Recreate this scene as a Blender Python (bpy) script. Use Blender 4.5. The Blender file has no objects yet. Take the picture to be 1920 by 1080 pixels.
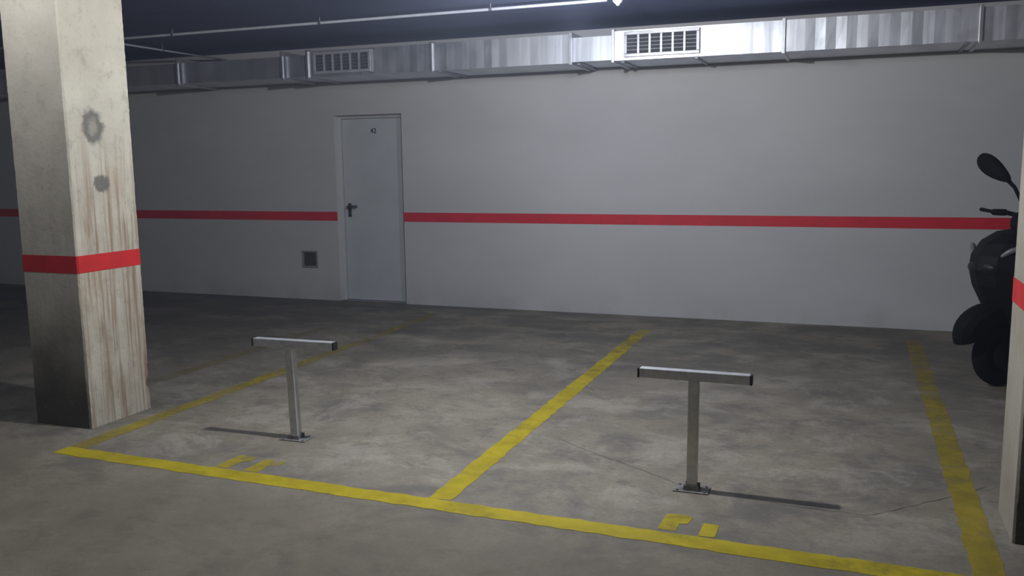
import bpy, bmesh, math, random
from mathutils import Vector, Matrix, noise as mnoise
random.seed(7)
S = bpy.context.scene
COL = S.collection
S.view_settings.view_transform = 'Standard'

# ------------------------------------------------------------------ helpers
def tag(o, label=None, cat=None, group=None, kind=None):
    if label: o['label'] = label
    if cat: o['category'] = cat
    if group: o['group'] = group
    if kind: o['kind'] = kind
    return o

def empty(name, loc=(0, 0, 0), rz=0.0, **k):
    o = bpy.data.objects.new(name, None)
    o.empty_display_size = 0.1
    COL.objects.link(o)
    o.location = loc
    o.rotation_euler = (0, 0, rz)
    return tag(o, **k)

def obj(name, bm, m, parent=None, smooth=False, bevel=0.0, sub=0):
    bmesh.ops.recalc_face_normals(bm, faces=bm.faces[:])
    if bevel > 0:
        es = [e for e in bm.edges if len(e.link_faces) == 2 and e.calc_face_angle(0) > 0.6]
        bmesh.ops.bevel(bm, geom=es, offset=bevel, segments=2, affect='EDGES', profile=0.5)
    me = bpy.data.meshes.new(name)
    bm.to_mesh(me); bm.free()
    if smooth:
        for p in me.polygons: p.use_smooth = True
    me.materials.append(m)
    o = bpy.data.objects.new(name, me)
    COL.objects.link(o)
    if parent is not None: o.parent = parent
    if sub:
        md = o.modifiers.new('sub', 'SUBSURF'); md.levels = sub; md.render_levels = sub
    return o

def box(bm, x0, x1, y0, y1, z0, z1, mtx=None):
    vs = [bm.verts.new((x, y, z)) for z in (z0, z1) for y in (y0, y1) for x in (x0, x1)]
    for f in ((0, 2, 3, 1), (4, 5, 7, 6), (0, 1, 5, 4), (2, 6, 7, 3), (0, 4, 6, 2), (1, 3, 7, 5)):
        bm.faces.new([vs[i] for i in f])
    if mtx is not None:
        for v in vs: v.co = mtx @ v.co
    return vs

def loft(bm, rings, closed=False, caps=True):
    R = [[bm.verts.new(p) for p in r] for r in rings]
    n = len(R[0])
    m = len(R)
    for i in range(m if closed else m - 1):
        a, b = R[i], R[(i + 1) % m]
        for j in range(n):
            bm.faces.new((a[j], a[(j + 1) % n], b[(j + 1) % n], b[j]))
    if caps and not closed:
        bm.faces.new(R[0][::-1]); bm.faces.new(R[-1])

def tube(bm, pts, r, n=12):
    pts = [Vector(p) for p in pts]
    rr = r if isinstance(r, (list, tuple)) else [r] * len(pts)
    rings = []
    up = None
    for i, p in enumerate(pts):
        d = (pts[min(i + 1, len(pts) - 1)] - pts[max(i - 1, 0)]).normalized()
        if up is None:
            up = Vector((0, 0, 1)) if abs(d.z) < 0.9 else Vector((1, 0, 0))
        a = d.cross(up).normalized(); b = a.cross(d).normalized(); up = b
        rings.append([p + rr[i] * (math.cos(2 * math.pi * k / n) * a + math.sin(2 * math.pi * k / n) * b) for k in range(n)])
    loft(bm, rings)

def torus(bm, c, R, r, n=40, m=14, ys=1.0):
    c = Vector(c)
    rings = []
    for i in range(n):
        a = 2 * math.pi * i / n
        e = Vector((math.cos(a), 0, math.sin(a)))
        rings.append([c + e * (R + r * math.cos(2 * math.pi * j / m)) + Vector((0, ys * r * math.sin(2 * math.pi * j / m), 0)) for j in range(m)])
    loft(bm, rings, closed=True)

def supz(cx, cz, hx, hy, p=0.7, n=24, cy=0.0, tilt=0.0):
    out = []
    for k in range(n):
        a = 2 * math.pi * k / n
        c, s = math.cos(a), math.sin(a)
        dx = hx * math.copysign(abs(c) ** p, c)
        out.append((cx + dx, cy + hy * math.copysign(abs(s) ** p, s), cz + tilt * dx))
    return out

def supx(x, cz, hy, hz, p=0.7, n=24, cy=0.0):
    out = []
    for k in range(n):
        a = 2 * math.pi * k / n
        c, s = math.cos(a), math.sin(a)
        out.append((x, cy + hy * math.copysign(abs(c) ** p, c), cz + hz * math.copysign(abs(s) ** p, s)))
    return out

def ellipsoid(bm, c, r, rot=None, n=16, m=10):
    c = Vector(c)
    rings = []
    for i in range(1, m):
        t = math.pi * i / m
        ring = []
        for k in range(n):
            a = 2 * math.pi * k / n
            v = Vector((r[0] * math.sin(t) * math.cos(a), r[1] * math.sin(t) * math.sin(a), r[2] * math.cos(t)))
            if rot is not None: v = rot @ v
            ring.append(c + v)
        rings.append(ring)
    loft(bm, rings)

# ------------------------------------------------------------------ materials
class NT:
    def __init__(s, name):
        s.m = bpy.data.materials.new(name); s.m.use_nodes = True
        s.t = s.m.node_tree; s.n = s.t.nodes; s.l = s.t.links
        s.b = s.n['Principled BSDF']; s.out = s.n['Material Output']
    def new(s, ty, **k):
        q = s.n.new(ty)
        for a, v in k.items(): setattr(q, a, v)
        return q
    def put(s, sock, v):
        if isinstance(v, bpy.types.NodeSocket): s.l.new(v, sock)
        elif isinstance(v, (tuple, list)):
            sock.default_value = tuple(v) if len(v) == len(sock.default_value) else (*v, 1.0)
        else: sock.default_value = v
    def pos(s): return s.new('ShaderNodeNewGeometry').outputs['Position']
    def objc(s): return s.new('ShaderNodeTexCoord').outputs['Object']
    def scalev(s, v, sc):
        q = s.new('ShaderNodeMapping'); s.l.new(v, q.inputs['Vector']); q.inputs['Scale'].default_value = sc
        return q.outputs[0]
    def noise(s, v, scale, detail=5, rough=0.55, dist=0.0):
        q = s.new('ShaderNodeTexNoise'); s.l.new(v, q.inputs['Vector'])
        q.inputs['Scale'].default_value = scale; q.inputs['Detail'].default_value = detail
        q.inputs['Roughness'].default_value = rough; q.inputs['Distortion'].default_value = dist
        return q.outputs['Fac']
    def math(s, op, a, b=0.0, clamp=False):
        q = s.new('ShaderNodeMath', operation=op); q.use_clamp = clamp
        s.put(q.inputs[0], a); s.put(q.inputs[1], b); return q.outputs[0]
    def rng(s, v, a, b, c=0.0, d=1.0):
        q = s.new('ShaderNodeMapRange'); q.interpolation_type = 'SMOOTHSTEP'
        s.put(q.inputs['Value'], v)
        for k, x in (('From Min', a), ('From Max', b), ('To Min', c), ('To Max', d)): q.inputs[k].default_value = x
        return q.outputs['Result']
    def ramp(s, f, stops):
        q = s.new('ShaderNodeValToRGB'); s.l.new(f, q.inputs[0])
        e = q.color_ramp.elements
        while len(e) < len(stops): e.new(0.5)
        for i, (p, c) in enumerate(stops): e[i].position = p; e[i].color = (*c, 1)
        return q.outputs[0]
    def mix(s, f, a, b, mode='MIX'):
        q = s.new('ShaderNodeMix', data_type='RGBA', blend_type=mode)
        s.put(q.inputs[0], f); s.put(q.inputs[6], a); s.put(q.inputs[7], b); return q.outputs[2]
    def xyz(s, v):
        q = s.new('ShaderNodeSeparateXYZ'); s.l.new(v, q.inputs[0]); return q.outputs
    def bump(s, h, strength=0.2, dist=0.01):
        q = s.new('ShaderNodeBump'); s.l.new(h, q.inputs['Height'])
        q.inputs['Strength'].default_value = strength; q.inputs['Distance'].default_value = dist
        s.l.new(q.outputs[0], s.b.inputs['Normal'])
    def base(s, c, rough=0.5, metal=0.0, spec=None):
        s.put(s.b.inputs['Base Color'], c); s.put(s.b.inputs['Roughness'], rough); s.put(s.b.inputs['Metallic'], metal)
        if spec is not None: s.b.inputs['Specular IOR Level'].default_value = spec

def simple(name, c, rough=0.5, metal=0.0, var=0.12, scale=12.0, bump=0.0, spec=None):
    t = NT(name); v = t.objc(); n = t.noise(v, scale)
    t.base(t.mix(t.rng(n, 0.3, 0.7), tuple(x * (1 - var) for x in c), tuple(min(1, x * (1 + var)) for x in c)), rough, metal, spec)
    if bump: t.bump(n, bump, 0.004)
    return t.m

def mk_floor():
    t = NT('floor_concrete'); p = t.pos()
    big = t.noise(p, 0.7, 6, 0.55, 0.5); mid = t.noise(p, 3.0, 9, 0.70, 0.3)
    st = t.noise(t.scalev(p, (1.0, 1.2, 1)), 1.5, 10, 0.70, 0.5); fine = t.noise(p, 55, 4, 0.6)
    st2 = t.noise(t.scalev(p, (1.8, 2.2, 1)), 2.4, 10, 0.78, 0.4)
    grit = t.noise(t.scalev(p, (1, 1.3, 1)), 14, 9, 0.78, 0.3)
    X, y, Z = t.xyz(p)
    bays = t.rng(y, 3.2, 3.9)
    f = t.math('ADD', t.math('MULTIPLY', big, 0.38), t.math('ADD', t.math('MULTIPLY', mid, 0.36), t.math('MULTIPLY', grit, 0.26)))
    c = t.ramp(f, [(0.37, (0.165, 0.147, 0.110)), (0.50, (0.238, 0.214, 0.160)), (0.62, (0.33, 0.296, 0.225))])
    c = t.mix(t.math('MULTIPLY', t.rng(st, 0.48, 0.64), 0.58), c, (0.104, 0.100, 0.089))
    # sharper scuffs and pale dusty patches inside the bays
    c = t.mix(t.math('MULTIPLY', t.math('MULTIPLY', t.rng(st2, 0.51, 0.60), bays), 0.38), c, (0.098, 0.096, 0.088))
    dust = t.math('MULTIPLY', t.rng(t.noise(t.scalev(p, (1, 1.2, 1)), 1.8, 10, 0.76, 0.4), 0.49, 0.61), bays)
    c = t.mix(t.math('MULTIPLY', dust, 0.46), c, (0.42, 0.385, 0.31))
    # dust-brown aisle in front of the line, darkened further to offset lamp light
    aisle = t.rng(y, 3.7, 2.9)
    c = t.mix(t.math('MULTIPLY', aisle, 0.45), c, (0.122, 0.100, 0.062))
    c = t.mix(t.math('MULTIPLY', t.math('MULTIPLY', t.rng(st2, 0.52, 0.62), aisle), 0.3), c, (0.085, 0.075, 0.055))
    # tyre dirt where cars stand against the wall
    dirt = t.math('MULTIPLY', t.rng(y, 5.0, 7.4), t.rng(t.noise(t.scalev(p, (0.7, 1.4, 1)), 1.5, 9, 0.68, 0.4), 0.36, 0.58))
    c = t.mix(t.math('MULTIPLY', dirt, 0.62), c, (0.078, 0.075, 0.069))
    # floor colour darkens towards the far left
    c = t.mix(t.rng(X, -4.0, -6.0, 0.0, 0.45), c, (0.085, 0.08, 0.072))
    c = t.mix(t.math('MULTIPLY', t.rng(fine, 0.35, 0.65), 0.24), c, (0.125, 0.12, 0.102))
    t.base(c, t.rng(mid, 0.3, 0.7, 0.6, 0.85), 0.0, 0.25)
    t.bump(t.math('ADD', mid, t.math('MULTIPLY', fine, 0.3)), 0.18, 0.01)
    return t.m

def mk_wall():
    t = NT('wall_paint'); p = t.pos()
    n = t.noise(t.scalev(p, (0.6, 1, 1.3)), 0.9, 5, 0.6); f = t.noise(p, 28, 5, 0.6)
    c = t.mix(t.rng(n, 0.3, 0.7), (0.515, 0.52, 0.525), (0.57, 0.575, 0.58))
    z = t.xyz(p)['Z']
    scuff = t.math('MULTIPLY', t.rng(z, 0.30, 0.0), t.rng(t.noise(p, 3, 6), 0.35, 0.7))
    c = t.mix(t.math('MULTIPLY', scuff, 0.35), c, (0.33, 0.32, 0.31))
    t.base(c, 0.75, 0, 0.25); t.bump(f, 0.08, 0.006)
    return t.m

def mk_ceiling():
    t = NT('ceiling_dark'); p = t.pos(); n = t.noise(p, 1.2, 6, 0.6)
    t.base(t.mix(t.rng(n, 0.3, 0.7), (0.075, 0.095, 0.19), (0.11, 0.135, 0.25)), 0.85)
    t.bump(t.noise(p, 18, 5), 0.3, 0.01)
    return t.m

def mk_pillar(name, rings, tint=1.0):
    t = NT(name); p = t.pos(); X, Y, Z = t.xyz(p)
    N = t.xyz(t.new('ShaderNodeNewGeometry').outputs['Normal'])
    n = t.noise(p, 2.2, 7, 0.6); f = t.noise(p, 34, 5, 0.65)
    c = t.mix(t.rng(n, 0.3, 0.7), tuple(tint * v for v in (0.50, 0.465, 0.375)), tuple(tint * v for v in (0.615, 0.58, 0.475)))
    side = t.rng(N['X'], 0.3, 0.8)
    # rust coloured drips, long in z, most of them below the smears on the aisle side
    st = t.noise(t.scalev(p, (17, 17, 0.6)), 1.5, 9, 0.70, 0.35)
    st2 = t.noise(t.scalev(p, (30, 30, 0.8)), 1.6, 8, 0.70, 0.2)
    blot = t.noise(t.scalev(p, (4, 4, 1.6)), 1.6, 9, 0.72)
    zone = t.math('MULTIPLY', t.rng(Z, 1.9, 1.15), t.math('ADD', t.math('MULTIPLY', side, 0.9), 0.1))
    c = t.mix(t.math('MULTIPLY', t.math('MULTIPLY', t.rng(blot, 0.42, 0.64), zone), 0.5), c, (0.36, 0.275, 0.17))
    c = t.mix(t.math('MULTIPLY', t.math('MULTIPLY', t.rng(st, 0.45, 0.61), zone), 0.8), c, (0.235, 0.155, 0.08))
    c = t.mix(t.math('MULTIPLY', t.math('MULTIPLY', t.rng(st2, 0.52, 0.68), zone), 0.4), c, (0.58, 0.55, 0.47))
    # rough dirty plaster blotches everywhere
    c = t.mix(t.math('MULTIPLY', t.rng(t.noise(p, 9, 9, 0.74), 0.52, 0.64), t.math('ADD', t.math('MULTIPLY', side, 0.2), 0.22)), c, (0.30, 0.275, 0.215))
    # shade painted into the foot, strongest on the front face
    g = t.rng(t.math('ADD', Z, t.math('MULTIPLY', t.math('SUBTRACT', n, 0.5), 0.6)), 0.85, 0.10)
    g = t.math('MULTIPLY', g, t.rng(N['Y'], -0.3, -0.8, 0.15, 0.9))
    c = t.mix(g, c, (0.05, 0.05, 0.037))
    for (y0, z0, ry, rz, hole) in rings:
        d = t.math('SQRT', t.math('ADD', t.math('POWER', t.math('DIVIDE', t.math('SUBTRACT', Y, y0), ry), 2.0),
                                   t.math('POWER', t.math('DIVIDE', t.math('SUBTRACT', Z, z0), rz), 2.0)))
        d = t.math('ADD', d, t.math('MULTIPLY', t.math('SUBTRACT', t.noise(p, 20, 7, 0.7), 0.5), 1.3))
        mk = t.rng(d, 1.3, 0.85)
        if hole: mk = t.math('MULTIPLY', mk, t.rng(d, 0.25, 0.7, 0.6, 1.0))
        mk = t.math('MULTIPLY', mk, t.rng(N['X'], 0.4, 0.8))
        c = t.mix(t.math('MULTIPLY', mk, 0.88), c, (0.13, 0.128, 0.112))
    c = t.mix(t.math('MULTIPLY', t.rng(f, 0.56, 0.72), 0.35), c, (0.30, 0.27, 0.20))
    t.base(c, 0.8, 0, 0.25); t.bump(t.math('ADD', f, n), 0.35, 0.008)
    return t.m

def mk_duct():
    t = NT('galvanised_sheet'); p = t.objc(); X, Y, Z = t.xyz(p)
    n = t.noise(t.scalev(p, (4.0, 1, 0.35)), 1.0, 3, 0.55, 0.2)
    n2 = t.noise(p, 5, 3, 0.5)
    rnd = t.new('ShaderNodeObjectInfo').outputs['Random']
    c = t.mix(t.rng(n, 0.35, 0.65), (0.62, 0.65, 0.71), (0.78, 0.81, 0.87))
    c = t.mix(t.math('MULTIPLY', rnd, 0.35), c, (0.55, 0.58, 0.64))
    t.base(c, t.rng(n2, 0.3, 0.7, 0.40, 0.52), 0.86)
    t.bump(t.math('ADD', n, t.math('MULTIPLY', n2, 0.15)), 0.22, 0.03)
    return t.m

def mk_paint(name, col, wear, fade=None, soft=0.12, top=0.95, xfade=None):
    # road paint rubbed through to the concrete
    t = NT(name); p = t.pos()
    n = t.math('ADD', t.math('MULTIPLY', t.noise(p, 9, 8, 0.7, 0.3), 0.55), t.math('MULTIPLY', t.noise(p, 2.0, 5, 0.6), 0.45))
    if fade: thr = t.rng(t.xyz(p)['Y'], fade[0], fade[1], wear, fade[2])
    elif xfade: thr = t.rng(t.xyz(p)['X'], xfade[0], xfade[1], wear, xfade[2])
    else: thr = wear
    d = t.math('SUBTRACT', n, thr)
    a = t.rng(d, -soft, soft * 0.6, 0.06, top)
    c = t.mix(t.rng(t.noise(p, 5, 6, 0.65), 0.3, 0.7), tuple(x * 0.72 for x in col), col)
    t.base(c, 0.65, 0, 0.25)
    tr = t.new('ShaderNodeBsdfTransparent'); mx = t.new('ShaderNodeMixShader')
    t.l.new(a, mx.inputs[0]); t.l.new(tr.outputs[0], mx.inputs[1]); t.l.new(t.b.outputs[0], mx.inputs[2])
    t.l.new(mx.outputs[0], t.out.inputs['Surface'])
    return t.m

YEL = (0.50, 0.40, 0.016)
M = dict(
    floor=mk_floor(), wall=mk_wall(), ceiling=mk_ceiling(),
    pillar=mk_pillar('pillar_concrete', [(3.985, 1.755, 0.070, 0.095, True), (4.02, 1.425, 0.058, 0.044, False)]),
    pillar_dim=mk_pillar('pillar_concrete_dimmed', [], 0.66),  # same concrete, colour darkened because the lamp over-lights the right pillar
    duct=mk_duct(),
    red=simple('red_paint', (0.62, 0.012, 0.028), 0.55, 0, 0.08, 5),
    redp=simple('red_pillar_paint', (0.58, 0.018, 0.018), 0.55, 0, 0.12, 5),
    line=mk_paint('yellow_line', YEL, 0.385, soft=0.17, top=0.93, xfade=(-0.7, 0.5, 0.48)),
    line_far=mk_paint('yellow_line_faded', YEL, 0.385, (5.0, 7.9, 0.55), soft=0.18, top=0.9),
    line_left=mk_paint('yellow_line_left', (0.41, 0.325, 0.03), 0.455, (3.6, 7.2, 0.58), soft=0.20, top=0.76),
    line_right=mk_paint('yellow_line_right', (0.41, 0.32, 0.03), 0.43, (3.4, 7.6, 0.55), soft=0.20, top=0.8),
    line_ghost=mk_paint('yellow_line_ghost', (0.33, 0.26, 0.04), 0.56, soft=0.22, top=0.4),
    digits=mk_paint('yellow_digits', YEL, 0.38, soft=0.18, top=0.92), digits_worn=mk_paint('yellow_digits_worn', YEL, 0.47, soft=0.17, top=0.75),
    crack=simple('crack_dark', (0.085, 0.078, 0.066), 0.9),
    door=simple('door_grey_paint', (0.525, 0.55, 0.57), 0.45, 0, 0.04, 3),
    doorframe=simple('door_frame_paint', (0.53, 0.55, 0.565), 0.45, 0, 0.04, 3),
    black=simple('black_plastic', (0.015, 0.015, 0.017), 0.4, 0, 0.2),
    sign=simple('dark_lettering', (0.04, 0.04, 0.05), 0.5),
    hinge=simple('steel_hinge', (0.35, 0.36, 0.38), 0.35, 0.9),
    ventframe=simple('vent_frame_metal', (0.36, 0.36, 0.35), 0.5, 0.3),
    ventdark=simple('vent_louver_dark', (0.07, 0.075, 0.06), 0.6, 0.2),
    steel=simple('galvanised_tube', (0.56, 0.565, 0.57), 0.42, 0.55, 0.12, 25, 0.05),
    plate=simple('dull_base_steel', (0.20, 0.195, 0.18), 0.75, 0.1, 0.25, 30, 0.1),
    bolt=simple('bolt_zinc', (0.16, 0.16, 0.15), 0.6, 0.4),
    grille=simple('grille_grey', (0.52, 0.53, 0.56), 0.4, 0.3),
    dark=simple('duct_inside', (0.06, 0.064, 0.075), 0.8),
    lou=simple('grille_louver', (0.17, 0.178, 0.20), 0.5, 0.2),
    flange=simple('flange_zinc', (0.60, 0.62, 0.65), 0.38, 0.85, 0.1),
    rail=simple('rail_dull_zinc', (0.34, 0.35, 0.37), 0.5, 0.8, 0.1),
    conduit=simple('conduit_grey', (0.42, 0.44, 0.49), 0.6, 0, 0.06),
    detector=simple('detector_white', (0.75, 0.75, 0.74), 0.4),
    sc_body=simple('scooter_black_panel', (0.006, 0.006, 0.007), 0.62, 0, 0.2, spec=0.18),
    sc_matt=simple('scooter_black_matt', (0.006, 0.006, 0.007), 0.8, 0, 0.2, spec=0.1),
    tyre=simple('tyre_rubber', (0.006, 0.006, 0.006), 0.9, 0, 0.2, 40, 0.2, spec=0.1),
    rim=simple('rim_dark', (0.006, 0.006, 0.006), 0.8, 0.0, spec=0.08),
    chrome=simple('scooter_steel', (0.02, 0.02, 0.02), 0.7, 0.3, spec=0.15),
    lens=simple('indicator_lens', (0.16, 0.155, 0.15), 0.3, 0),
    glass=simple('headlamp_glass', (0.012, 0.013, 0.014), 0.4, 0.0, spec=0.2),
    mirrorg=simple('mirror_glass', (0.6, 0.62, 0.64), 0.03, 1.0),
    taill=simple('tail_lens', (0.25, 0.01, 0.01), 0.15),
)

# ------------------------------------------------------------------ setting
WY = 8.5; CZ = 2.78; XL, XR, YF = -13.0, 5.0, -5.0
DX0, DX1, DZ = -5.335, -4.505, 2.05
bm = bmesh.new(); box(bm, XL, XR, YF, WY + 0.25, -0.2, 0)
floor = tag(obj('floor', bm, M['floor']), 'worn stained beige grey concrete garage floor', 'floor', kind='structure')
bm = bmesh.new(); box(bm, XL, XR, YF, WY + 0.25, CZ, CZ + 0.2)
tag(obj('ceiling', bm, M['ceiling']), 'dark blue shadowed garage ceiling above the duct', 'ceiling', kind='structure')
bm = bmesh.new()
box(bm, XL, DX0, WY, WY + 0.25, 0, CZ); box(bm, DX1, XR, WY, WY + 0.25, 0, CZ); box(bm, DX0, DX1, WY, WY + 0.25, DZ, CZ)
tag(obj('wall_back', bm, M['wall']), 'long pale grey plastered back wall with door and red stripe', 'wall', kind='structure')
bm = bmesh.new(); box(bm, XL - 0.2, XL, YF, WY + 0.25, 0, CZ)
tag(obj('wall_left', bm, M['wall']), 'grey side wall far to the left', 'wall', kind='structure')
bm = bmesh.new(); box(bm, XR, XR + 0.2, YF, WY + 0.25, 0, CZ)
tag(obj('wall_right', bm, M['wall']), 'grey side wall beyond the right pillar', 'wall', kind='structure')
bm = bmesh.new(); box(bm, XL, XR, YF - 0.2, YF, 0, CZ)
tag(obj('wall_front', bm, M['wall']), 'grey wall behind the viewer', 'wall', kind='structure')
bm = bmesh.new(); box(bm, XL, DX0, WY - 0.002, WY, 0.90, 1.0)
tag(obj('trim_1', bm, M['red']), 'red painted stripe on back wall left of the door', 'stripe', kind='structure')
bm = bmesh.new(); box(bm, DX1, XR, WY - 0.002, WY, 0.90, 1.0)
tag(obj('trim_2', bm, M['red']), 'red painted stripe on back wall right of the door', 'stripe', kind='structure')

# hairline cracks in the slab
bm = bmesh.new()
def crack(bm, pts, w):
    P = []
    for a, b in zip(pts[:-1], pts[1:]):
        a, b = Vector(a), Vector(b); n = max(3, int((b - a).length / 0.035))
        for i in range(n):
            q = a.lerp(b, i / n); P.append(q + Vector((random.uniform(-.008, .008), random.uniform(-.008, .008))))
    P.append(Vector(pts[-1]))
    L = []
    for i, q in enumerate(P):
        d = (P[min(i + 1, len(P) - 1)] - P[max(i - 1, 0)]).normalized(); nrm = Vector((-d.y, d.x))
        ww = w * random.uniform(0.25, 1.0)
        L.append((bm.verts.new((*(q + nrm * ww), 0.0012)), bm.verts.new((*(q - nrm * ww), 0.0012))))
    for a, b in zip(L[:-1], L[1:]): bm.faces.new((a[0], a[1], b[1], b[0]))
crack(bm, [(-1.47, 4.52), (-1.26, 4.36), (-0.92, 4.16), (-0.73, 4.03)], 0.0019)
crack(bm, [(-0.3, 3.93), (0.122, 3.915), (0.36, 4.15), (0.64, 4.46)], 0.0022)
crack(bm, [(-3.30, 4.60), (-3.45, 4.35), (-3.62, 4.10)], 0.0016)
obj('crack', bm, M['crack'], floor)

# door in the back wall
d = empty('door_1', (0, 0, 0), label='plain pale grey metal door recessed in the back wall', cat='door', kind='structure')
FY = WY + 0.085; FW = 0.032
bm = bmesh.new()
box(bm, DX0, DX0 + FW, FY, FY + 0.10, 0, DZ); box(bm, DX1 - FW, DX1, FY, FY + 0.10, 0, DZ); box(bm, DX0 + FW, DX1 - FW, FY, FY + 0.10, DZ - FW, DZ)
obj('door_frame', bm, M['doorframe'], d)
bm = bmesh.new(); box(bm, DX0 + FW + 0.005, DX1 - FW - 0.005, FY + 0.012, FY + 0.06, 0.008, DZ - FW - 0.005)
leaf = obj('door_leaf', bm, M['door'], d, bevel=0.004)
hx = DX0 + 0.105
bm = bmesh.new(); box(bm, hx - 0.02, hx + 0.02, FY + 0.002, FY + 0.012, 0.94, 1.09)
obj('handle_plate', bm, M['black'], d, bevel=0.004)
bm = bmesh.new(); tube(bm, [(hx, FY + 0.004, 1.055), (hx, FY - 0.045, 1.055), (hx + 0.02, FY - 0.052, 1.056), (hx + 0.125, FY - 0.052, 1.06)], 0.012)
obj('handle', bm, M['black'], d, smooth=True)
bm = bmesh.new(); tube(bm, [(hx, FY + 0.004, 0.975), (hx, FY - 0.008, 0.975)], 0.011)
obj('keyhole', bm, M['hinge'], d, smooth=False)
for z in (0.28, 1.02, 1.78):
    bm = bmesh.new(); tube(bm, [(DX1 - 0.036, FY - 0.004, z - 0.05), (DX1 - 0.036, FY - 0.004, z + 0.05)], 0.007)
    obj('hinge', bm, M['hinge'], d, smooth=True)
bm = bmesh.new(); box(bm, DX0, DX1, WY, WY + 0.25, -0.004, 0.006)
obj('threshold', bm, M['hinge'], d)
def text_mesh(txt, size):
    c = bpy.data.curves.new('t', 'FONT'); c.body = txt; c.size = size; c.align_x = 'CENTER'; c.extrude = 0.001; c.offset = 0.0015
    o = bpy.data.objects.new('t', c); COL.objects.link(o)
    dg = bpy.context.evaluated_depsgraph_get()
    me = bpy.data.meshes.new_from_object(o.evaluated_get(dg))
    bpy.data.objects.remove(o); bpy.data.curves.remove(c)
    return me
me = text_mesh('42', 0.075); me.materials.clear(); me.materials.append(M['sign'])
o = bpy.data.objects.new('door_number', me); COL.objects.link(o); o.parent = d
o.location = (-4.90, FY + 0.0105, 1.855); o.rotation_euler = (math.pi / 2, 0, 0)

# small wall vent
v = empty('wall_vent', (-5.71, WY, 0.37), label='small square dark louvered vent low on the wall beside the door', cat='vent')
bm = bmesh.new()
for (a, b, c, e) in ((-0.1, 0.1, 0, 0.018), (-0.1, 0.1, 0.172, 0.19), (-0.1, -0.082, 0.018, 0.172), (0.082, 0.1, 0.018, 0.172)):
    box(bm, a, b, -0.016, 0.0, c, e)
obj('frame', bm, M['ventframe'], v)
bm = bmesh.new(); box(bm, -0.082, 0.082, -0.003, 0.0, 0.018, 0.172); obj('backing', bm, M['dark'], v)
bm = bmesh.new()
for i in range(7):
    z = 0.026 + i * 0.0215
    box(bm, -0.082, 0.082, -0.0085, 0.0085, -0.001, 0.001, Matrix.Translation((0, -0.008, z + 0.004)) @ Matrix.Rotation(0.75, 4, 'X'))
obj('louvers', bm, M['ventdark'], v)

# ------------------------------------------------------------------ pillars
def pillar(x0, x1, y0, y1, label, seed, mat):
    p = empty('pillar', ((x0 + x1) / 2, (y0 + y1) / 2, 0), label=label, cat='pillar')
    hx_, hy_ = (x1 - x0) / 2, (y1 - y0) / 2
    def ring(z, cham, off=0.0):
        out = []
        for i, (sx, sy) in enumerate(((1, -1), (1, 1), (-1, 1), (-1, -1))):
            c = cham(i, z)
            a = (sx * (hx_ + off - c), sy * (hy_ + off), z); b = (sx * (hx_ + off), sy * (hy_ + off - c), z)
            out += [a, b] if sx * sy < 0 else [b, a]
        return out
    def ch(i, z):
        n = mnoise.noise(Vector((seed + i * 7.3, z * 11.0, 1.7))); n2 = mnoise.noise(Vector((seed + i * 3.1, z * 40.0, 5.1)))
        return 0.009 + 0.003 * n2 + max(0.0, n - 0.2) * (0.05 if (z < 0.8 and i == 1) else 0.006)
    bm = bmesh.new(); zs = [i * 0.02 for i in range(int(CZ / 0.02) + 1)]
    if CZ - zs[-1] > 1e-4: zs.append(CZ)
    else: zs[-1] = CZ
    loft(bm, [ring(z, ch) for z in zs])
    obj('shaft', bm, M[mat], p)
    bm = bmesh.new(); c2 = lambda i, z: 0.009
    R = [ring(0.92, c2, -0.002), ring(0.92, c2, 0.002), ring(1.02, c2, 0.002), ring(1.02, c2, -0.002)]
    loft(bm, R, caps=False)
    obj('red_band', bm, M['redp'], p)
    return p
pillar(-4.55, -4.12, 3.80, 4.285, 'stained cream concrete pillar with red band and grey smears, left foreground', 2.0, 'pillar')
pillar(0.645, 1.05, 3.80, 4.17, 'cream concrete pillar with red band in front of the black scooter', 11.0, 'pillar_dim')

# ------------------------------------------------------------------ floor markings
def strip(name, x0, x1, y0, y1, m, label, z=0.0015, slope=0.0):
    bm = bmesh.new()
    alongx = (x1 - x0) > (y1 - y0); L = (x1 - x0) if alongx else (y1 - y0); n = int(L / 0.05) + 1
    A, B = [], []
    for i in range(n + 1):
        s = i / n; j1 = random.uniform(-.006, .006); j2 = random.uniform(-.006, .006)
        if alongx:
            x = x0 + L * s; k = slope * x
            A.append(bm.verts.new((x, y0 + j1 + k, z))); B.append(bm.verts.new((x, y1 + j2 + k, z)))
        else:
            y = y0 + L * s; A.append(bm.verts.new((x1 + j1, y, z))); B.append(bm.verts.new((x0 + j2, y, z)))
    for i in range(n): bm.faces.new((A[i], A[i + 1], B[i + 1], B[i]))
    return tag(obj(name, bm, m), label, 'floor marking')
strip('parking_line', -3.975, 0.46, 3.335, 3.451, M['line'], 'yellow painted line running along the front of both parking bays', slope=-0.0155)
strip('parking_line', -3.975, -3.862, 3.521, 8.0, M['line_left'], 'faded yellow bay line running from the left pillar towards the wall')
strip('parking_line', -1.763, -1.647, 3.484, 7.8, M['line_far'], 'yellow line dividing the two bays between the T barriers')
strip('parking_line', 0.467, 0.583, 3.2, 8.0, M['line_right'], 'yellow bay line beside the right pillar and scooter')
strip('parking_line', -4.66, -4.55, 4.6, 7.0, M['line_ghost'], 'almost worn away yellow line behind the left pillar')

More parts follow.
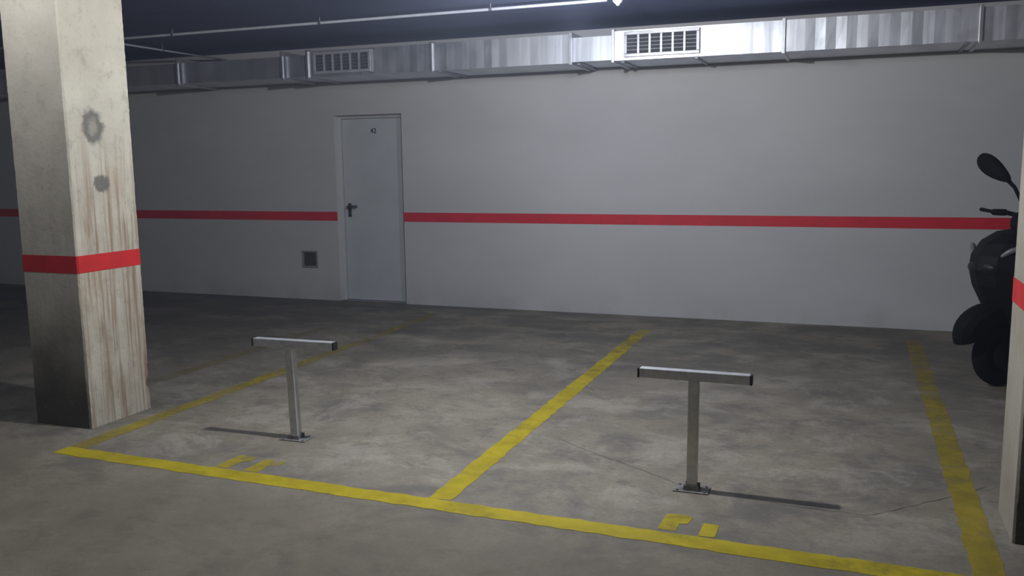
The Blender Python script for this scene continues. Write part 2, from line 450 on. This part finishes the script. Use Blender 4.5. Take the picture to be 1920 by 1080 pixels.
def number(polys, m, label):
    bm = bmesh.new()
    for poly in polys:
        vs = [bm.verts.new((x + random.uniform(-.004, .004), y + random.uniform(-.004, .004), 0.0016)) for x, y in poly]
        bm.faces.new(vs)
    return tag(obj('bay_number', bm, m), label, 'floor marking')
number([[(-0.705, 3.485), (-0.63, 3.485), (-0.625, 3.56), (-0.59, 3.57), (-0.58, 3.645), (-0.62, 3.665), (-0.70, 3.655)],
        [(-0.53, 3.47), (-0.465, 3.47), (-0.465, 3.60), (-0.535, 3.605)]],
       M['digits'], 'worn yellow bay number in front of the right T barrier')
number([[(-2.985, 3.51), (-2.905, 3.505), (-2.90, 3.62), (-2.865, 3.64), (-2.865, 3.695), (-2.975, 3.70)],
        [(-2.81, 3.505), (-2.73, 3.505), (-2.725, 3.61), (-2.68, 3.625), (-2.68, 3.69), (-2.805, 3.695)]],
       M['digits_worn'], 'faint yellow bay number in front of the left T barrier')

# ------------------------------------------------------------------ T barriers
def barrier(loc, rz, lean, shift, label):
    t = empty('parking_barrier', loc, rz, label=label, cat='parking barrier', group='T shaped parking barriers')
    h = 0.023; w = 0.25
    sh = Matrix.Identity(4); sh[0][2] = lean
    bm = bmesh.new(); box(bm, -h, h, -h, h, 0.006, 0.522, sh); obj('post', bm, M['steel'], t, bevel=0.003)
    top = Matrix.Translation((lean * 0.545 + shift, 0, 0))
    bm = bmesh.new(); box(bm, -w, w, -0.0225, 0.0225, 0.522, 0.567, top); obj('crossbar', bm, M['steel'], t, bevel=0.003)
    for s in (-1, 1):
        bm = bmesh.new(); a, b = sorted((s * w, s * (w + 0.010))); box(bm, a, b, -0.0228, 0.0228, 0.5217, 0.5673, top)
        obj('end_cap', bm, M['black'], t, bevel=0.002)
    bm = bmesh.new(); box(bm, -0.080, 0.080, -0.05, 0.05, 0, 0.006); obj('base_plate', bm, M['plate'], t, bevel=0.001)
    for (c, e) in ((-0.032, -0.0235), (0.0235, 0.032)):
        bm = bmesh.new(); box(bm, -0.034, 0.034, c, e, 0.006, 0.03); obj('bracket', bm, M['plate'], t, bevel=0.001)
    for sx in (-1, 1):
        for sy in (-1, 1):
            bm = bmesh.new(); tube(bm, [(sx * 0.062, sy * 0.036, 0.005), (sx * 0.062, sy * 0.036, 0.011)], 0.007, 6)
            obj('bolt', bm, M['bolt'], t)
    return t
barrier((-2.858, 4.035, 0), 0.04, -0.022, 0.025, 'grey steel T shaped barrier post in the left bay beside the pillar')
barrier((-0.644, 3.975, 0), 0.0, 0.004, 0.0, 'grey steel T shaped barrier post in the right bay, nearest the scooter')

# ------------------------------------------------------------------ duct
DY0, DY1, DZ0, DZ1 = 7.85, 8.46, 2.40, 2.655
duct = empty('air_duct', (0, DY1, DZ0), label='long galvanised sheet metal ventilation duct under the ceiling along the back wall', cat='duct')
def L(bm, x0, x1, y0, y1, z0, z1): box(bm, x0, x1, y0 - DY1, y1 - DY1, z0 - DZ0, z1 - DZ0)
joints = [-12.9, -11.0, -9.65, -8.25, -6.85, -5.51, -5.205, -3.81, -2.42, -2.026, -0.577, 0.878, 2.33, 3.78, 4.95]
for i, (a, b) in enumerate(zip(joints[:-1], joints[1:])):
    small = (b - a) < 0.5; e = 0.03 if small else 0.0
    if b <= -5.5: e = 0.03
    x0, x1 = a + 0.004, b - 0.004
    bm = bmesh.new()
    if small or b <= -5.5:
        L(bm, x0, x1, DY0 + e, DY1, DZ0 + e * 0.4, DZ1 - e)
    else:
        # sheet stiffened by shallow folds: the front face is gently pleated
        k = max(4, int(round((b - a) / 0.16))) * 2
        rings = []
        for q in range(k + 1):
            x = x0 + (x1 - x0) * q / k
            dy = 0.0 if q in (0, k) else random.uniform(-0.002, 0.002) + (0.0014 if q % 2 else -0.0014)
            rings.append([(x, DY0 + dy - DY1, 0.0), (x, DY0 + dy * 0.6 - DY1, DZ1 - DZ0), (x, 0.0, DZ1 - DZ0), (x, 0.0, 0.0)])
        loft(bm, rings)
    obj('duct_section', bm, M['duct'], duct)
for x in joints[1:-1]:
    bm = bmesh.new()
    yf = DY0 - 0.02; w = 0.013
    L(bm, x - w, x + w, yf, DY0 + 0.01, DZ0 - 0.015, DZ1 + 0.015)
    L(bm, x - w, x + w, DY0 + 0.01, DY1, DZ0 - 0.015, DZ0 + 0.014)
    L(bm, x - w, x + w, DY0 + 0.01, DY1, DZ1 - 0.032, DZ1 + 0.015)
    obj('joint_flange', bm, M['flange'], duct, bevel=0.002)
for x in (0.80, -2.36, -1.95, -1.3, -3.72):
    bm = bmesh.new(); L(bm, x - 0.014, x + 0.014, DY0 + 0.05, WY, DZ0 - 0.012, DZ0 - 0.0005)
    obj('support_rail', bm, M['rail'], duct, bevel=0.002)
def grille(x0, x1):
    z0, z1, y = 2.425, 2.64, DY0 - 0.006
    bm = bmesh.new()
    f = 0.028
    L(bm, x0, x1, y - 0.02, y - 0.001, z0, z0 + f); L(bm, x0, x1, y - 0.02, y - 0.001, z1 - f, z1)
    L(bm, x0, x0 + f, y - 0.02, y - 0.001, z0 + f, z1 - f); L(bm, x1 - f, x1, y - 0.02, y - 0.001, z0 + f, z1 - f)
    g = obj('vent_grille', bm, M['grille'], duct, bevel=0.003)
    bm = bmesh.new(); L(bm, x0 + f, x1 - f, y - 0.005, y - 0.001, z0 + f, z1 - f); obj('backing', bm, M['dark'], g)
    for k in range(1, 6):
        bm = bmesh.new()
        x = x0 + f + (x1 - x0 - 2 * f) * k / 6; L(bm, x - 0.009, x + 0.009, y - 0.0195, y - 0.004, z0 + f, z1 - f)
        obj('vane', bm, M['grille'], g)
    bm = bmesh.new()
    for k in range(1, 5):
        z = z0 + f + (z1 - z0 - 2 * f) * k / 5; L(bm, x0 + f, x1 - f, y - 0.012, y - 0.006, z - 0.004, z + 0.004)
    obj('louvers', bm, M['lou'], g)
grille(-1.925, -1.265); grille(-5.13, -4.47)

# ------------------------------------------------------------------ conduits and detector
def conduit(a, b, r, nclamp, label):
    a, b = Vector(a), Vector(b)
    c = empty('conduit_pipe', (a.x, a.y, CZ), label=label, cat='pipe')
    dz = Vector((0, 0, a.z - CZ))
    bm = bmesh.new(); tube(bm, [dz, b - a + dz], r, 14); obj('pipe', bm, M['conduit'], c, smooth=True)
    dr = (b - a).normalized()
    for k in range(nclamp):
        q = (b - a) * ((k + 0.4) / nclamp) + dz
        bm = bmesh.new(); tube(bm, [q - dr * 0.012, q + dr * 0.012], r * 1.3, 14)
        tube(bm, [q, Vector((q.x, q.y, 0.0))], 0.004, 8)
        obj('clamp', bm, M['rail'], c)
conduit((-12.98, 6.78, 2.735), (-1.80, 6.78, 2.735), 0.0115, 7, 'long pale conduit pipe under the ceiling running parallel to the duct')
conduit((-6.72, 6.83, 2.715), (-6.72, 8.5, 2.715), 0.009, 1, 'short thin conduit pipe branching over the duct to the wall')
s = empty('smoke_detector', (-1.735, 6.86, CZ), label='small white round detector on the ceiling at the end of the conduit', cat='detector')
bm = bmesh.new(); loft(bm, [supz(0, z, r, r, 1.0, 20) for z, r in ((0, 0.052), (-0.02, 0.052), (-0.026, 0.046))]); obj('base', bm, M['detector'], s, smooth=False)
bm = bmesh.new(); loft(bm, [supz(0, z, r, r, 1.0, 20) for z, r in ((-0.026, 0.042), (-0.045, 0.040), (-0.058, 0.03), (-0.066, 0.018), (-0.075, 0.014), (-0.08, 0.006))]); obj('dome', bm, M['detector'], s, smooth=True)

# ------------------------------------------------------------------ scooter
HD = math.radians(216.87)
sc = empty('motor_scooter', (1.444, 6.908, 0), HD, label='black motor scooter parked behind the right pillar, nose and mirror showing', cat='scooter')
WZ = 0.215
def wheel(name, x):
    bm = bmesh.new(); torus(bm, (x, 0, WZ), 0.163, 0.052, 44, 14, 1.0)
    w = obj(name, bm, M['tyre'], sc, smooth=True)
    bm = bmesh.new(); torus(bm, (x, 0, WZ), 0.12, 0.016, 36, 8, 2.4)
    for k in range(5):
        a = 2 * math.pi * k / 5 + 0.3
        tube(bm, [(x + 0.03 * math.cos(a), 0, WZ + 0.03 * math.sin(a)), (x + 0.115 * math.cos(a), 0, WZ + 0.115 * math.sin(a))], [0.034, 0.030], 8)
    tube(bm, [(x, -0.06, WZ), (x, 0.06, WZ)], 0.035, 16)
    tube(bm, [(x, -0.012, WZ), (x, 0.012, WZ)], 0.118, 32)
    obj('rim', bm, M['rim'], w)
    bm = bmesh.new(); tube(bm, [(x, 0.050, WZ), (x, 0.056, WZ)], 0.10, 28); obj('brake_disc', bm, M['chrome'], w)
wheel('front_wheel', 0.60); wheel('rear_wheel', -0.68)
# front fender, pointed at the nose and drooping over the wheel
bm = bmesh.new(); rings = []
for k in range(17):
    a = math.radians(-14 + k * 166 / 16); ww = 0.086 * (0.50 + 0.50 * math.sin(math.pi * min(1, (k + 2) / 16)))
    prof = [(-1, -0.14), (-1.0, -0.03), (-0.6, 0.010), (0, 0.026), (0.6, 0.010), (1.0, -0.03), (1, -0.14), (0.9, -0.14), (0.85, -0.03), (0, 0.010), (-0.85, -0.03), (-0.9, -0.14)]
    rings.append([(0.665 + (0.285 + q) * math.cos(a), p * ww, 0.355 + (0.20 + q * 0.8) * math.sin(a)) for p, q in prof])
loft(bm, rings); obj('front_fender', bm, M['sc_matt'], sc, smooth=False)
for s_ in (-1, 1):
    bm = bmesh.new(); tube(bm, [(0.60, s_ * 0.085, WZ), (0.59, s_ * 0.085, 0.42), (0.56, s_ * 0.07, 0.66)], [0.022, 0.024, 0.024], 12); obj('fork_leg', bm, M['sc_matt'], sc, smooth=True)
# apron / nose: faceted leg shield with a central ridge
def nose(cx, cz, hf, hb, w):
    return [(cx + hf, 0, cz), (cx + hf * 0.82, w * 0.42, cz), (cx + hf * 0.30, w * 0.88, cz), (cx - hb * 0.25, w, cz), (cx - hb, w * 0.80, cz), (cx - hb * 1.05, 0, cz),
            (cx - hb, -w * 0.80, cz), (cx - hb * 0.25, -w, cz), (cx + hf * 0.30, -w * 0.88, cz), (cx + hf * 0.82, -w * 0.42, cz)]
bm = bmesh.new()
loft(bm, [nose(*q) for q in ((0.50, 0.30, 0.03, 0.05, 0.10), (0.50, 0.40, 0.11, 0.09, 0.17), (0.53, 0.54, 0.20, 0.12, 0.22), (0.56, 0.68, 0.255, 0.14, 0.25), (0.57, 0.79, 0.275, 0.15, 0.265), (0.56, 0.88, 0.27, 0.15, 0.27), (0.53, 0.96, 0.235, 0.13, 0.25), (0.48, 1.02, 0.17, 0.09, 0.19), (0.44, 1.045, 0.06, 0.05, 0.09))])
ap = obj('front_apron', bm, M['sc_body'], sc, smooth=False, bevel=0.012)
bm = bmesh.new(); ellipsoid(bm, (0.775, 0, 0.80), (0.055, 0.13, 0.06), Matrix.Rotation(-0.25, 3, 'Y')); obj('headlight', bm, M['glass'], sc, smooth=True)
for s_ in (-1, 1):
    # slim crescent shaped indicator lens wrapping the corner of the nose
    pts = []
    for k in range(7):
        a = k / 6
        pts.append((0.775 - 0.10 * a, s_ * (0.10 + 0.12 * a), 0.86 + 0.075 * math.sin(a * 1.9)))
    bm = bmesh.new(); tube(bm, pts, [0.004, 0.012, 0.017, 0.019, 0.017, 0.012, 0.004], 10); obj('indicator', bm, M['lens'], sc, smooth=True)
# cowl around the bars
bm = bmesh.new(); loft(bm, [supz(*q) for q in ((0.44, 1.0, 0.06, 0.09), (0.42, 1.06, 0.085, 0.14), (0.40, 1.12, 0.085, 0.15), (0.38, 1.165, 0.05, 0.10), (0.38, 1.175, 0.02, 0.04))]); obj('handlebar_cowl', bm, M['sc_matt'], sc, smooth=True, sub=1)
bm = bmesh.new(); tube(bm, [(0.33, 0.40, 1.13), (0.37, 0.26, 1.135), (0.39, 0.12, 1.12), (0.395, 0, 1.11), (0.39, -0.12, 1.12), (0.37, -0.26, 1.135), (0.33, -0.40, 1.13)], 0.016); obj('handlebar', bm, M['sc_matt'], sc, smooth=True)
for s_ in (-1, 1):
    bm = bmesh.new(); tube(bm, [(0.365, s_ * 0.275, 1.135), (0.33, s_ * 0.40, 1.13), (0.327, s_ * 0.41, 1.13)], [0.023, 0.023, 0.02], 14); obj('grip', bm, M['sc_matt'], sc, smooth=True)
    bm = bmesh.new(); tube(bm, [(0.41, s_ * 0.19, 1.135), (0.445, s_ * 0.25, 1.14), (0.44, s_ * 0.34, 1.145), (0.415, s_ * 0.43, 1.15)], [0.016, 0.015, 0.012, 0.014], 10); obj('brake_lever', bm, M['sc_matt'], sc, smooth=True)
    bm = bmesh.new(); tube(bm, [(0.385, s_ * 0.10, 1.12), (0.40, s_ * 0.11, 1.22), (0.42, s_ * 0.15, 1.31), (0.44, s_ * 0.24, 1.395)], [0.012, 0.012, 0.012, 0.016], 10)
    ms = obj('mirror_stem', bm, M['sc_matt'], sc, smooth=True)
    rot = Matrix.Rotation(s_ * 0.52, 3, 'X')
    def mirror_ring(x, k):
        # rounded, outward-pointing teardrop outline in the mirror's own plane
        out = []
        for j in range(24):
            a = 2 * math.pi * j / 24; cy = math.cos(a); sz = math.sin(a)
            yy = 0.165 * k * cy; zz = 0.064 * k * sz * (1.0 + 0.32 * cy)
            v = rot @ Vector((0, s_ * yy, zz))
            out.append((0.445 + x, s_ * 0.31 + v.y, 1.435 + v.z))
        return out
    bm = bmesh.new(); loft(bm, [mirror_ring(-0.012, 0.97), mirror_ring(0.0, 1.0), mirror_ring(0.018, 0.92), mirror_ring(0.032, 0.65), mirror_ring(0.038, 0.3)]); obj('mirror_head', bm, M['sc_matt'], ms, smooth=True)
    bm = bmesh.new(); loft(bm, [mirror_ring(-0.014, 0.88), mirror_ring(-0.0125, 0.90)]); obj('mirror_glass', bm, M['mirrorg'], ms)
# floorboard, tail, seat
bm = bmesh.new(); loft(bm, [supx(*q) for q in ((0.50, 0.36, 0.16, 0.05), (0.40, 0.31, 0.22, 0.06), (0.20, 0.29, 0.24, 0.06), (0.0, 0.29, 0.24, 0.06), (-0.15, 0.31, 0.20, 0.07))]); obj('floorboard', bm, M['sc_matt'], sc, smooth=True)
bm = bmesh.new(); loft(bm, [supx(*q) for q in ((0.06, 0.46, 0.10, 0.12), (-0.05, 0.52, 0.16, 0.19), (-0.25, 0.58, 0.19, 0.17), (-0.55, 0.64, 0.19, 0.13), (-0.80, 0.70, 0.15, 0.09), (-0.95, 0.74, 0.08, 0.05), (-0.97, 0.745, 0.03, 0.02))]); obj('rear_body', bm, M['sc_body'], sc, smooth=True, sub=1)
bm = bmesh.new(); loft(bm, [supx(*q) for q in ((0.06, 0.68, 0.06, 0.03), (0.0, 0.715, 0.11, 0.055), (-0.2, 0.74, 0.155, 0.05), (-0.38, 0.755, 0.165, 0.055), (-0.5, 0.80, 0.155, 0.06), (-0.75, 0.825, 0.13, 0.055), (-0.85, 0.83, 0.07, 0.03))]); obj('seat', bm, M['sc_matt'], sc, smooth=True, sub=1)
bm = bmesh.new(); tube(bm, [(-0.62, 0.16, 0.80), (-0.85, 0.14, 0.86), (-0.95, 0.0, 0.87), (-0.85, -0.14, 0.86), (-0.62, -0.16, 0.80)], 0.014); obj('grab_rail', bm, M['sc_matt'], sc, smooth=True)
bm = bmesh.new(); ellipsoid(bm, (-0.95, 0, 0.735), (0.03, 0.09, 0.035)); obj('tail_light', bm, M['taill'], sc, smooth=True)
bm = bmesh.new(); loft(bm, [supx(*q) for q in ((-0.20, 0.30, 0.09, 0.08), (-0.35, 0.30, 0.12, 0.10), (-0.60, 0.27, 0.05, 0.08), (-0.75, 0.25, 0.03, 0.05))]); bmesh.ops.translate(bm, verts=bm.verts[:], vec=(0, 0.10, 0)); obj('engine_case', bm, M['rim'], sc, smooth=True)
bm = bmesh.new(); tube(bm, [(-0.25, -0.12, 0.22), (-0.45, -0.15, 0.24), (-0.55, -0.155, 0.30), (-0.92, -0.165, 0.42), (-0.95, -0.166, 0.43)], [0.02, 0.035, 0.06, 0.06, 0.035], 16); obj('exhaust', bm, M['rim'], sc, smooth=True)
bm = bmesh.new()
for s_ in (-1, 1): tube(bm, [(-0.30, s_ * 0.10, 0.24), (-0.36, s_ * 0.16, 0.02), (-0.33, s_ * 0.19, 0.012)], 0.013, 10)
tube(bm, [(-0.33, -0.13, 0.14), (-0.33, 0.13, 0.14)], 0.011, 10); obj('centre_stand', bm, M['sc_matt'], sc, smooth=True)
bm = bmesh.new(); box(bm, -0.985, -0.975, -0.09, 0.09, 0.50, 0.62, Matrix.Rotation(0.0, 4, 'Y')); tube(bm, [(-0.975, 0, 0.60), (-0.88, 0, 0.68)], 0.02, 10); obj('plate_holder', bm, M['sc_matt'], sc)

# ------------------------------------------------------------------ lights
def point(name, loc, e, r, c):
    l = bpy.data.lights.new(name, 'POINT'); l.energy = e; l.shadow_soft_size = r; l.color = c
    o = bpy.data.objects.new(name, l); COL.objects.link(o); o.location = loc; return o
point('strip_lamp', (-1.75, 3.99, 2.56), 192, 0.03, (0.97, 0.98, 1.0))
point('aisle_fill', (-0.5, -1.6, 2.5), 22, 0.35, (1.0, 0.97, 0.90))  # added fill near the camera, placed so its shadows stay hidden
point('pillar_lamp', (-4.3, 3.0, 2.62), 26, 0.10, (0.98, 0.98, 1.0))
point('rear_lamp', (-1.9, 6.3, 2.52), 44, 0.10, (0.86, 0.90, 1.0))

# bluish scatter added to all the air, imitating lens haze around the lamps
w = bpy.data.worlds.new('World'); S.world = w; w.use_nodes = True
wt = w.node_tree
wt.nodes['Background'].inputs[0].default_value = (0.5, 0.55, 0.7, 1); wt.nodes['Background'].inputs[1].default_value = 0.01
vs = wt.nodes.new('ShaderNodeVolumeScatter')
vs.inputs['Color'].default_value = (0.62, 0.72, 1.0, 1); vs.inputs['Density'].default_value = 0.0075; vs.inputs['Anisotropy'].default_value = 0.0
wt.links.new(vs.outputs[0], wt.nodes['World Output'].inputs['Volume'])

# ------------------------------------------------------------------ camera (solved from the vanishing points)
cam = bpy.data.cameras.new('Camera'); cam.sensor_width = 36; cam.lens = 1657 / 1920 * 36; cam.clip_start = 0.05
co = bpy.data.objects.new('Camera', cam); COL.objects.link(co)
fw = Vector((-0.3553, 0.9242, -0.1408)).normalized()
rt = Vector((0.9340, 0.3570, -0.01287)); rt = (rt - fw * rt.dot(fw)).normalized()
up = rt.cross(fw)
m = Matrix((rt, up, -fw)).transposed().to_4x4(); m.translation = Vector((0, 0, 1.52))
co.matrix_world = m
S.camera = co
